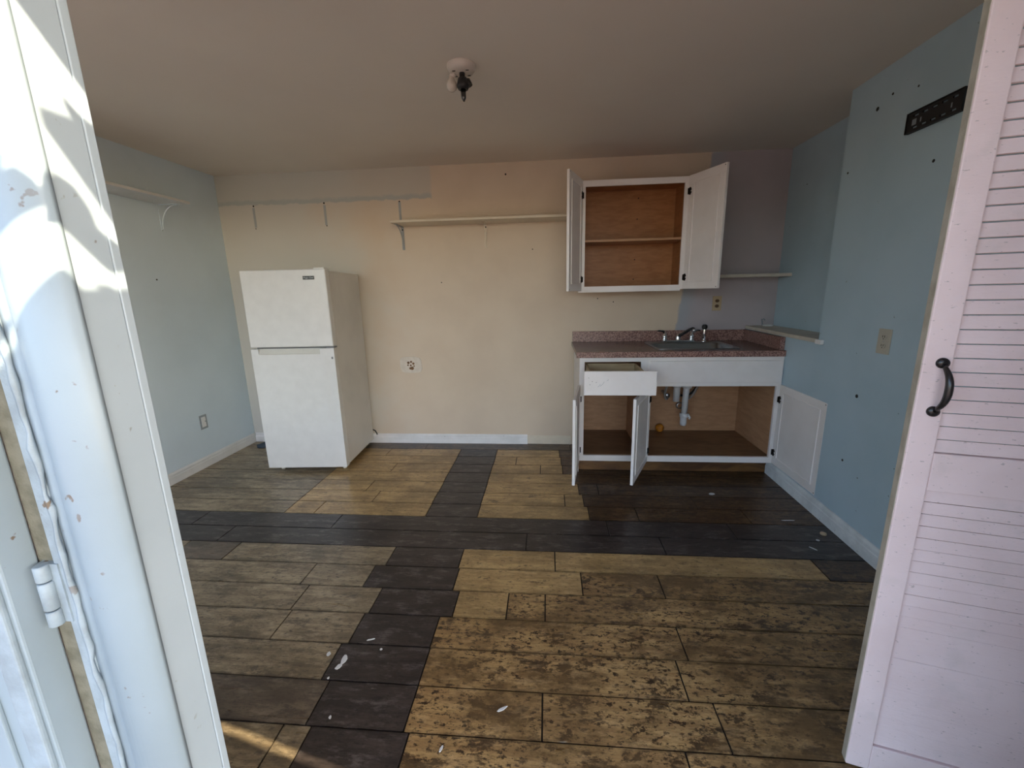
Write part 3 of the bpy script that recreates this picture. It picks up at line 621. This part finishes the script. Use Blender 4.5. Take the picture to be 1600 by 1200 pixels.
# orange ball
bm = bmesh.new(); bmesh.ops.create_icosphere(bm, subdivisions=3, radius=.036)
for v in bm.verts: v.co *= 1 + .03*math.sin(9*v.co.x/.036) * math.sin(7*v.co.z/.036)
me = bpy.data.meshes.new('ball'); bm.to_mesh(me); bm.free(); me.materials.append(M['orange'])
for p in me.polygons: p.use_smooth = True
bo = bpy.data.objects.new('ball', me); COL.objects.link(bo); bo.location = (.965, 3.545, BZ0+.045+.0375)
tag(bo, 'small orange ball lying at the back of the open sink cabinet', 'ball')

# ------------------------------------------------------------------ shelves and ledge
def bracket(parent, base, x, y, z, dep, hgt, mat, along='y'):
    """thin stamped bracket: arm under the board, leg on the wall and a curved brace; projects to -y (or +x)"""
    def P(d, zz, s): return (x+s, y-d, zz) if along == 'y' else (x+d, y+s, zz)
    m = MB()
    def plate(pts, wd):
        vs = [P(d, zz, -wd) for d, zz in pts] + [P(d, zz, wd) for d, zz in pts]; n = len(pts)
        m.add(vs, [tuple(range(n)), tuple(range(n, 2*n))] + [(i, (i+1) % n, n+(i+1) % n, n+i) for i in range(n)])
    plate([(0, z-hgt), (.003, z-hgt), (.003, z), (0, z)], .011)
    plate([(.003, z-.004), (dep, z-.004), (dep, z), (.003, z)], .011)
    c = [(dep*.85*(1-math.sin(math.pi/2*k/8))+.003, z-.004-hgt*.9*(1-math.cos(math.pi/2*k/8))) for k in range(9)]
    plate(c + [(d+.006, zz-.004) for d, zz in c[::-1]], .003)
    return m.build('bracket', mat, parent, base)
sh = thing('wall_shelf', 'long cream shelf on two brackets on the back wall left of the cabinet', 'shelf', (-1.22, D, 1.905))
b_ = (-1.22, D, 1.905)
MB().box((-1.232, D-.225, 1.910), (UX0-.004, D-.001, 1.928)).build('board', 'shelfcream', sh, b_, bev=.002)
bracket(sh, b_, -1.207, D-.0005, 1.9095, .17, .185, 'bluemark'); bracket(sh, b_, -.505, D-.0005, 1.9095, .17, .185, 'shelfcream')
hole(sh, (-1.207+1.22, -.004, -.02), 'y', .006); hole(sh, (-.503+1.22, -.004, -.02), 'y', .006)
sh = thing('wall_shelf', 'grey white shelf on the left wall near the ceiling', 'shelf', (-L, 3.0, 2.03)); b_ = (-L, 3.0, 2.03)
MB().box((-L+.001, 1.9, 2.034), (-L+.215, 3.072, 2.052)).build('board', 'shelfwhite', sh, b_, bev=.002)
bracket(sh, b_, -L+.0005, 3.03, 2.0335, .16, .18, 'leftwall', 'x'); bracket(sh, b_, -L+.0005, 2.1, 2.0335, .16, .18, 'leftwall', 'x')
sh = tag(MB().box((1.20, D-.19, 1.432), (R1-.001, D-.001, 1.456)).build('alcove_shelf', 'ledge', bev=.004), 'cream board shelf running from behind the cabinet door into the recess', 'shelf')
lg = thing('window_ledge', 'old cream ledge board capping the low wall beside the counter', 'ledge', (1.6, 2.66, LZ)); b_ = (1.6, 2.66, LZ)
MB().prism([(R2(2.645)-.014, 2.645), (R1-.002, 2.645), (R1-.002, 2.656), (R1-.001, D-.001), (R2(D)-.014, D-.001)], 2, LZ+.001, LZ+.027).build('board', 'ledge', lg, b_, bev=.003) if False else \
MB().prism([(R2(2.66)-.016, 2.657), (R1-.001, 2.657), (R1-.001, D-.001), (R2(D)-.016, D-.001)], 2, LZ+.001, LZ+.026).build('board', 'ledge', lg, b_, bev=.003)
MB().prism([(R2(2.66)-.020, 2.60), (R2(2.6)-.0005, 2.60), (R2(2.66)-.0005, 2.657), (R2(2.66)-.020, 2.657)], 2, LZ-.004, LZ+.024).build('nosing', 'trim', lg, b_, bev=.003)
sdp = thing('soap_dish', 'small white soap dish left on the ledge by the recess', 'dish', (1.76, 3.55, LZ+.026)); b_ = (1.76, 3.55, LZ+.026)
MB().lathe([(.0, .004), (.03, .004), (.036, .012), (.040, .012), (.034, .0), (.0, .0)], (1.765, 3.545, LZ+.0265), 'z', 18).build('dish', 'shelfwhite', sdp, b_)
MB().tube([(1.735, 3.57, LZ+.03), (1.732, 3.572, LZ+.06), (1.725, 3.57, LZ+.078), (1.742, 3.568, LZ+.083), (1.75, 3.568, LZ+.072)], .004, 8).build('hook', 'greymark', sdp, b_)

# ------------------------------------------------------------------ outlets and switch plates
def outlet(name, label, c, axis, wd, ht, plate, face, slot):
    """plate on the wall; axis 'y' faces -y, 'x-' faces -x"""
    o = thing(name, label, 'outlet', c, 0 if axis == 'y' else -math.pi/2)
    MB().box((-wd/2, -.006, -ht/2), (wd/2, .0, ht/2)).build('plate', plate, o, bev=.002)
    for z_ in (-.021, .021):
        pts = [(z_+.0155*math.sin(a)*(.85), .0165*math.cos(a)) for a in [2*math.pi*k/16 for k in range(16)]]
        f = MB().prism(pts, 1, -.0085, -.0055).build('socket', face, o)
        for sx in (-.006, .006): MB().box((sx-.0014, -.0092, z_-.002), (sx+.0014, -.0083, z_+.008)).build('slot', slot, f)
        MB().tube([(0, -.0092, z_-.008), (0, -.0083, z_-.008)], .0026, 8).build('slot', slot, f)
    MB().tube([(0, -.0068, 0), (0, -.0058, 0)], .003, 8).build('screw', 'steel', o)
    return o
outlet('wall_outlet', 'almond outlet with brown sockets above the sink backsplash', (1.385, D-.0005, 1.232), 'y', .072, .117, 'almond', 'brownplastic', 'slot')
outlet('wall_outlet', 'ivory outlet on the blue wall left of the louvered door', (R2(2.145)-.0005, 2.145, 1.092), 'x', .078, .120, 'ivory', 'ivory', 'slot')
ob = thing('outlet_box', 'bare outlet opening ringed with grey primer low on the left wall', 'outlet', (-L, 3.068, .372))
fr_ = [((-.036, .042), (.036, .058)), ((-.036, -.058), (.036, -.042)), ((-.036, -.042), (-.021, .042)), ((.021, -.042), (.036, .042))]
m = MB()
for (a, b), (c_, d_) in fr_: m.box((.0, a, b), (.0025, c_, d_))
m.build('primer_ring', 'greymark', ob)
MB().box((.0, -.020, -.041), (.005, .020, .041)).build('cover', 'shelfwhite', ob, bev=.001)
MB().tube([(.005, .015, .002), (.0056, .015, .002)], .006, 8).build('screw', 'greymark', ob)

# ------------------------------------------------------------------ ceiling lamp holder
lc = (-0.386, 2.145, H)
lp = thing('ceiling_lamp', 'porcelain ceiling lamp holder with one bulb and a dark empty socket', 'lamp', lc)
MB().lathe([(.066, 0), (.066, -.010), (.058, -.022), (.050, -.030), (.0, -.030)], (0, 0, 0), 'z', 28).build('canopy', 'porcelain', lp)
for a in (40, 140, 220, 320):
    c_ = (math.cos(math.radians(a))*.040, math.sin(math.radians(a))*.040)
    MB().box((c_[0]-.007, c_[1]-.003, -.0315), (c_[0]+.007, c_[1]+.003, -.029)).build('vent_slot', 'slot', lp)
MB().tube([(0.002, 0, -.030), (.004, -.004, -.062)], [.013, .011], 12).build('socket_stem', 'black', lp)
MB().tube([(.004, -.004, -.055), (.006, -.008, -.085), (.006, -.008, -.100)], [.021, .030, .022], 14).build('socket', 'black', lp)
MB().tube([(.026, -.004, -.06), (.034, -.006, -.085)], [.012, .016], 10).build('socket_ear', 'black', lp)
MB().tube([(.006, -.008, -.095), (.007, -.010, -.135), (.008, -.010, -.150)], [.012, .011, .003], 12).build('broken_bulb_stem', 'blackchrome', lp)
MB().lathe([(.0, -.098), (.011, -.096), (.021, -.087), (.025, -.073), (.021, -.058), (.013, -.046), (.011, -.030)], (-.050, .012, 0), 'z', 20).build('bulb', 'bulb', lp)
MB().tube([(-.03, .004, -.026), (-.050, .012, -.034)], .012, 12).build('bulb_socket', 'porcelain', lp)

# ------------------------------------------------------------------ black wall bracket plate on the right wall
ry0, ry1 = 1.945, 2.212; rz0, rz1 = 2.010, 2.094
wb = thing('wall_mount', 'black slotted metal wall mount plate high on the blue wall', 'wall mount', (R2(2.08), ry0, rz0))
LN = ry1 - ry0; HN = rz1 - rz0
# plate with real slots: build as strips between slot rows
ys = [0.0, .030, .052, .075, .100, .120, .145, .165, .190, .210, .235, LN]
m = MB()
m.box((-.012, 0, 0), (-.008, LN, .014)).box((-.012, 0, .022), (-.008, LN, HN-.022)).box((-.012, 0, HN-.014), (-.008, LN, HN))
for row, (za, zb) in enumerate(((.014, .022), (HN-.022, HN-.014))):
    for k in range(0, len(ys)-1, 2): m.box((-.012, ys[k], za), (-.008, ys[k+1], zb))
m.build('plate', 'black', wb)
MB().box((-.018, 0, HN-.003), (-.0005, LN, HN)).build('flange', 'black', wb); MB().box((-.018, 0, 0), (-.0005, LN, .003)).build('flange', 'black', wb)
MB().box((-.018, 0, .003), (-.012, .003, HN-.003)).build('end_flange', 'black', wb); MB().box((-.018, LN-.003, .003), (-.012, LN, HN-.003)).build('end_flange', 'black', wb)
MB().box((-.0125, LN-.05, .028), (-.0119, LN-.028, .052)).build('sticker', 'greymark', wb)
for y_ in (.05, LN-.075): MB().box((-.0124, y_, .030), (-.0119, y_+.006, .048)).build('slot_mark', 'greymark', wb)

# ------------------------------------------------------------------ litter on the floor
def chip(x, y, rx, ry, rot, label, group=None):
    pts = []
    for k in range(9):
        a = 2*math.pi*k/9; q = random.uniform(.75, 1.15); px, py = rx*q*math.cos(a), ry*q*math.sin(a)
        pts.append((px*math.cos(rot)-py*math.sin(rot), px*math.sin(rot)+py*math.cos(rot)))
    tag(MB().prism(pts, 2, 0.0003, 0.0022).build('paint_chip', 'chip', loc=(x, y, 0)), label, 'paint chip', group or 'paint chips on the floor')
chip(-.780, 1.283, .011, .021, 0.1, 'largest oval white paint chip on the dark floor band')
chip(-.786, 1.248, .009, .014, -.5, 'white paint chip just below the largest oval chip')
chip(-.716, 1.378, .017, .0035, .35, 'thin sliver of white paint on the dark band behind the oval chip')
chip(-.852, 1.300, .008, .012, .2, 'faint white paint flake on the grey planks left of the oval chip')
chip(-.153, 1.125, .018, .0055, .6, 'long white paint flake on the spotted planks')
chip(-.327, .989, .004, .012, -.3, 'curled white paint sliver near the bottom edge of the floor')
chip(-.80, 1.20, .004, .006, 0, 'tiny white paint fleck below the pair of oval chips')
chip(-.655, 1.335, .005, .005, 0, 'tiny round white fleck in the middle of the dark band')
chip(-.72, 1.06, .005, .006, 0, 'tiny white fleck nearest the bright floor stripe')
chip(1.10, 2.70, .022, .013, .2, 'pale paint chip on the brown floor before the sink cabinet')
chip(1.42, 2.38, .040, .004, .05, 'thin white stick of paint on the floor near the right baseboard')
chip(1.40, 2.10, .020, .005, -.9, 'narrow white flake on the dark band near the right baseboard')
chip(1.47, 2.18, .010, .008, .0, 'small white flake beside the right baseboard')
bcap = tag(MB().lathe([(.0, .010), (.014, .010), (.016, .006), (.016, .0006), (.0, .0006)], (0, 0, 0), 'z', 16).build('bottle_cap', 'almond', loc=(1.535, 2.24, 0)), 'small round cap on the floor against the right baseboard', 'cap')
# dark rag heap behind the refrigerator
bm = bmesh.new(); bmesh.ops.create_icosphere(bm, subdivisions=3, radius=1)
for v in bm.verts:
    k = 1 + .25*math.sin(5*v.co.x+1)*math.cos(4*v.co.y) + random.uniform(-.05, .05)
    v.co = Vector((v.co.x*.10*k, v.co.y*.06*k, max(v.co.z, -.15)*.03*k + .0055))
me = bpy.data.meshes.new('rag'); bm.to_mesh(me); bm.free(); me.materials.append(M['debris'])
for p in me.polygons: p.use_smooth = True
rg = bpy.data.objects.new('rag', me); COL.objects.link(rg); rg.location = (-2.60, 3.50, 0); tag(rg, 'dark crumpled rag in the corner behind the refrigerator', 'rag')

# ------------------------------------------------------------------ outside, out of view: patio, climbing vine, and a slatted roof added to shade the doorway
struct(MB().box((-14, -16, -0.16), (14, FY0, -0.09)).build('ground', 'patio'), 'terracotta patio outside the doorway', 'ground')
RZ = 2.75
sdir = Vector((1.2, -1.0, 1.26))
def back(x, y, z, zr=None):
    k = ((zr or RZ)-z)/sdir.z; return x+sdir.x*k, y+sdir.y*k
struct(MB().box((-4.5, .494-(RZ-1.688)/1.26, RZ), (6.5, FY0+.6, RZ+.05)).build('eave', 'roofwood'), 'roof eave over the doorway', 'eave')
struct(MB().box((-L-T, FY0, H+T), (2.0, FY0+.06, RZ)).build('wall_gable', 'siding'), 'outside wall above the doorway', 'wall')
porch = thing('added_shade_roof', 'unseen slatted wooden roof added outside to shade the doorway and shape the sun patches', 'porch roof', (3.0, -1.5, 0))
pbs = (3.0, -1.5, 0)
tilt = -0.222/0.975
gx_, gy_ = back(-.85, .955, 0)                      # the gap whose light falls as a stripe on the floor
PX0, PX1 = -1.15, 5.6
def yy(o, x): return gy_ + o + tilt*(x-gx_)
def piece(o0, o1, xa, xb):
    lim = .494-(RZ-1.688)/1.26
    n = max(2, int((xb-xa)/.04)); xs = [xa+(xb-xa)*i/n for i in range(n+1)]
    xs = [x_ for x_ in xs if yy(o0, x_) < lim-.004]
    if len(xs) < 2: return
    pl = [(x_, yy(o0, x_)) for x_ in xs] + [(x_, min(yy(o1, x_), lim)) for x_ in xs[::-1]]
    MB().prism(pl, 2, RZ, RZ+.02).build('board', 'fencewood', porch, pbs)
offs = []
o = -2.4
while o < 1.7:
    a, b = o, o+.12
    if a < .016 and b > -.016:
        if -.016-a > .01: offs.append((a, -.016))
        offs.append((.016, .14)); o = .14; continue
    offs.append((a, b+.001)); o = b
for a, b in offs:
    # where the boards would shade the sunlit part of the jamb they stop short: an opening in the roof
    xs_open = []
    for i in range(int((PX1-PX0)/.005)):
        xk = PX0 + .005*i; yc = (yy(a, xk)+yy(b, xk))/2; k = .482-yc
        if -1.25 < xk-1.2*k < -.495 and 1.30 < RZ-1.26*k < 1.75: xs_open.append(xk)
    if xs_open:
        if xs_open[0] > PX0+.05: piece(a, b, PX0, xs_open[0])
        piece(a, b, xs_open[-1], PX1)
    else: piece(a, b, PX0, PX1)
piece(-.0165, .0165, PX0, gx_-.22); piece(-.0165, .0165, gx_+.6, PX1)
for x_, y_ in ((5.3, -.95), (5.3, -3.3), (2.9, -3.1)):
    MB().box((x_-.05, y_-.05, -.09), (x_+.05, y_+.05, RZ)).build('post', 'fencewood', porch, pbs)
MB().box((-1.1, -3.14, RZ-.10), (5.5, -3.06, RZ)).build('beam', 'fencewood', porch, pbs)
vine = thing('climbing_vine', 'leafy vine hanging at the edge of the added shade roof', 'vine', (1.4, -1.0, RZ-.1))
def leaf(cx, cy, r, rot):
    vs = []
    for k in range(12):
        a = 2*math.pi*k/12; rr_ = r*(1+.28*math.cos(a)); vs.append((cx-1.4+rr_*math.cos(a+rot), cy+1.0+rr_*math.sin(a+rot), .06+.012*math.sin(2*a)))
    m = MB(); m.add(vs + [(v[0], v[1], v[2]+.003) for v in vs], [tuple(range(12)), tuple(range(12, 24))] + [(i, (i+1) % 12, 12+(i+1) % 12, 12+i) for i in range(12)])
    m.build('leaf', 'leaf', vine)
# leaves placed by where their shade falls on the jamb and casing
LV = [(JX0, .543, 1.575, .015), (JX0, .492, 1.480, .022), (JX0, .505, 1.455, .024), (JX0, .520, 1.432, .022), (JX0, .540, 1.428, .022), (JX0, .517, 1.372, .008), (JX0, .518, 1.345, .010), (JX0, .517, 1.318, .010),
      (-.60, .468, 1.478, .030), (-.64, .468, 1.462, .034), (-.68, .468, 1.465, .036), (-.73, .468, 1.46, .04), (-.79, .468, 1.47, .045), (-.85, .468, 1.46, .05), (-.69, .468, 1.325, .020), (-.76, .468, 1.33, .03)]
for (x, y, z, r) in LV:
    cx, cy = back(x, y, z, RZ-.04); leaf(cx, cy, r, random.uniform(0, 6))
MB().tube([(-.5, .0, .07), (-.1, .05, .075), (.3, .0, .07), (.6, -.1, .075)], .006, 6).build('stem', 'fencewood', vine)
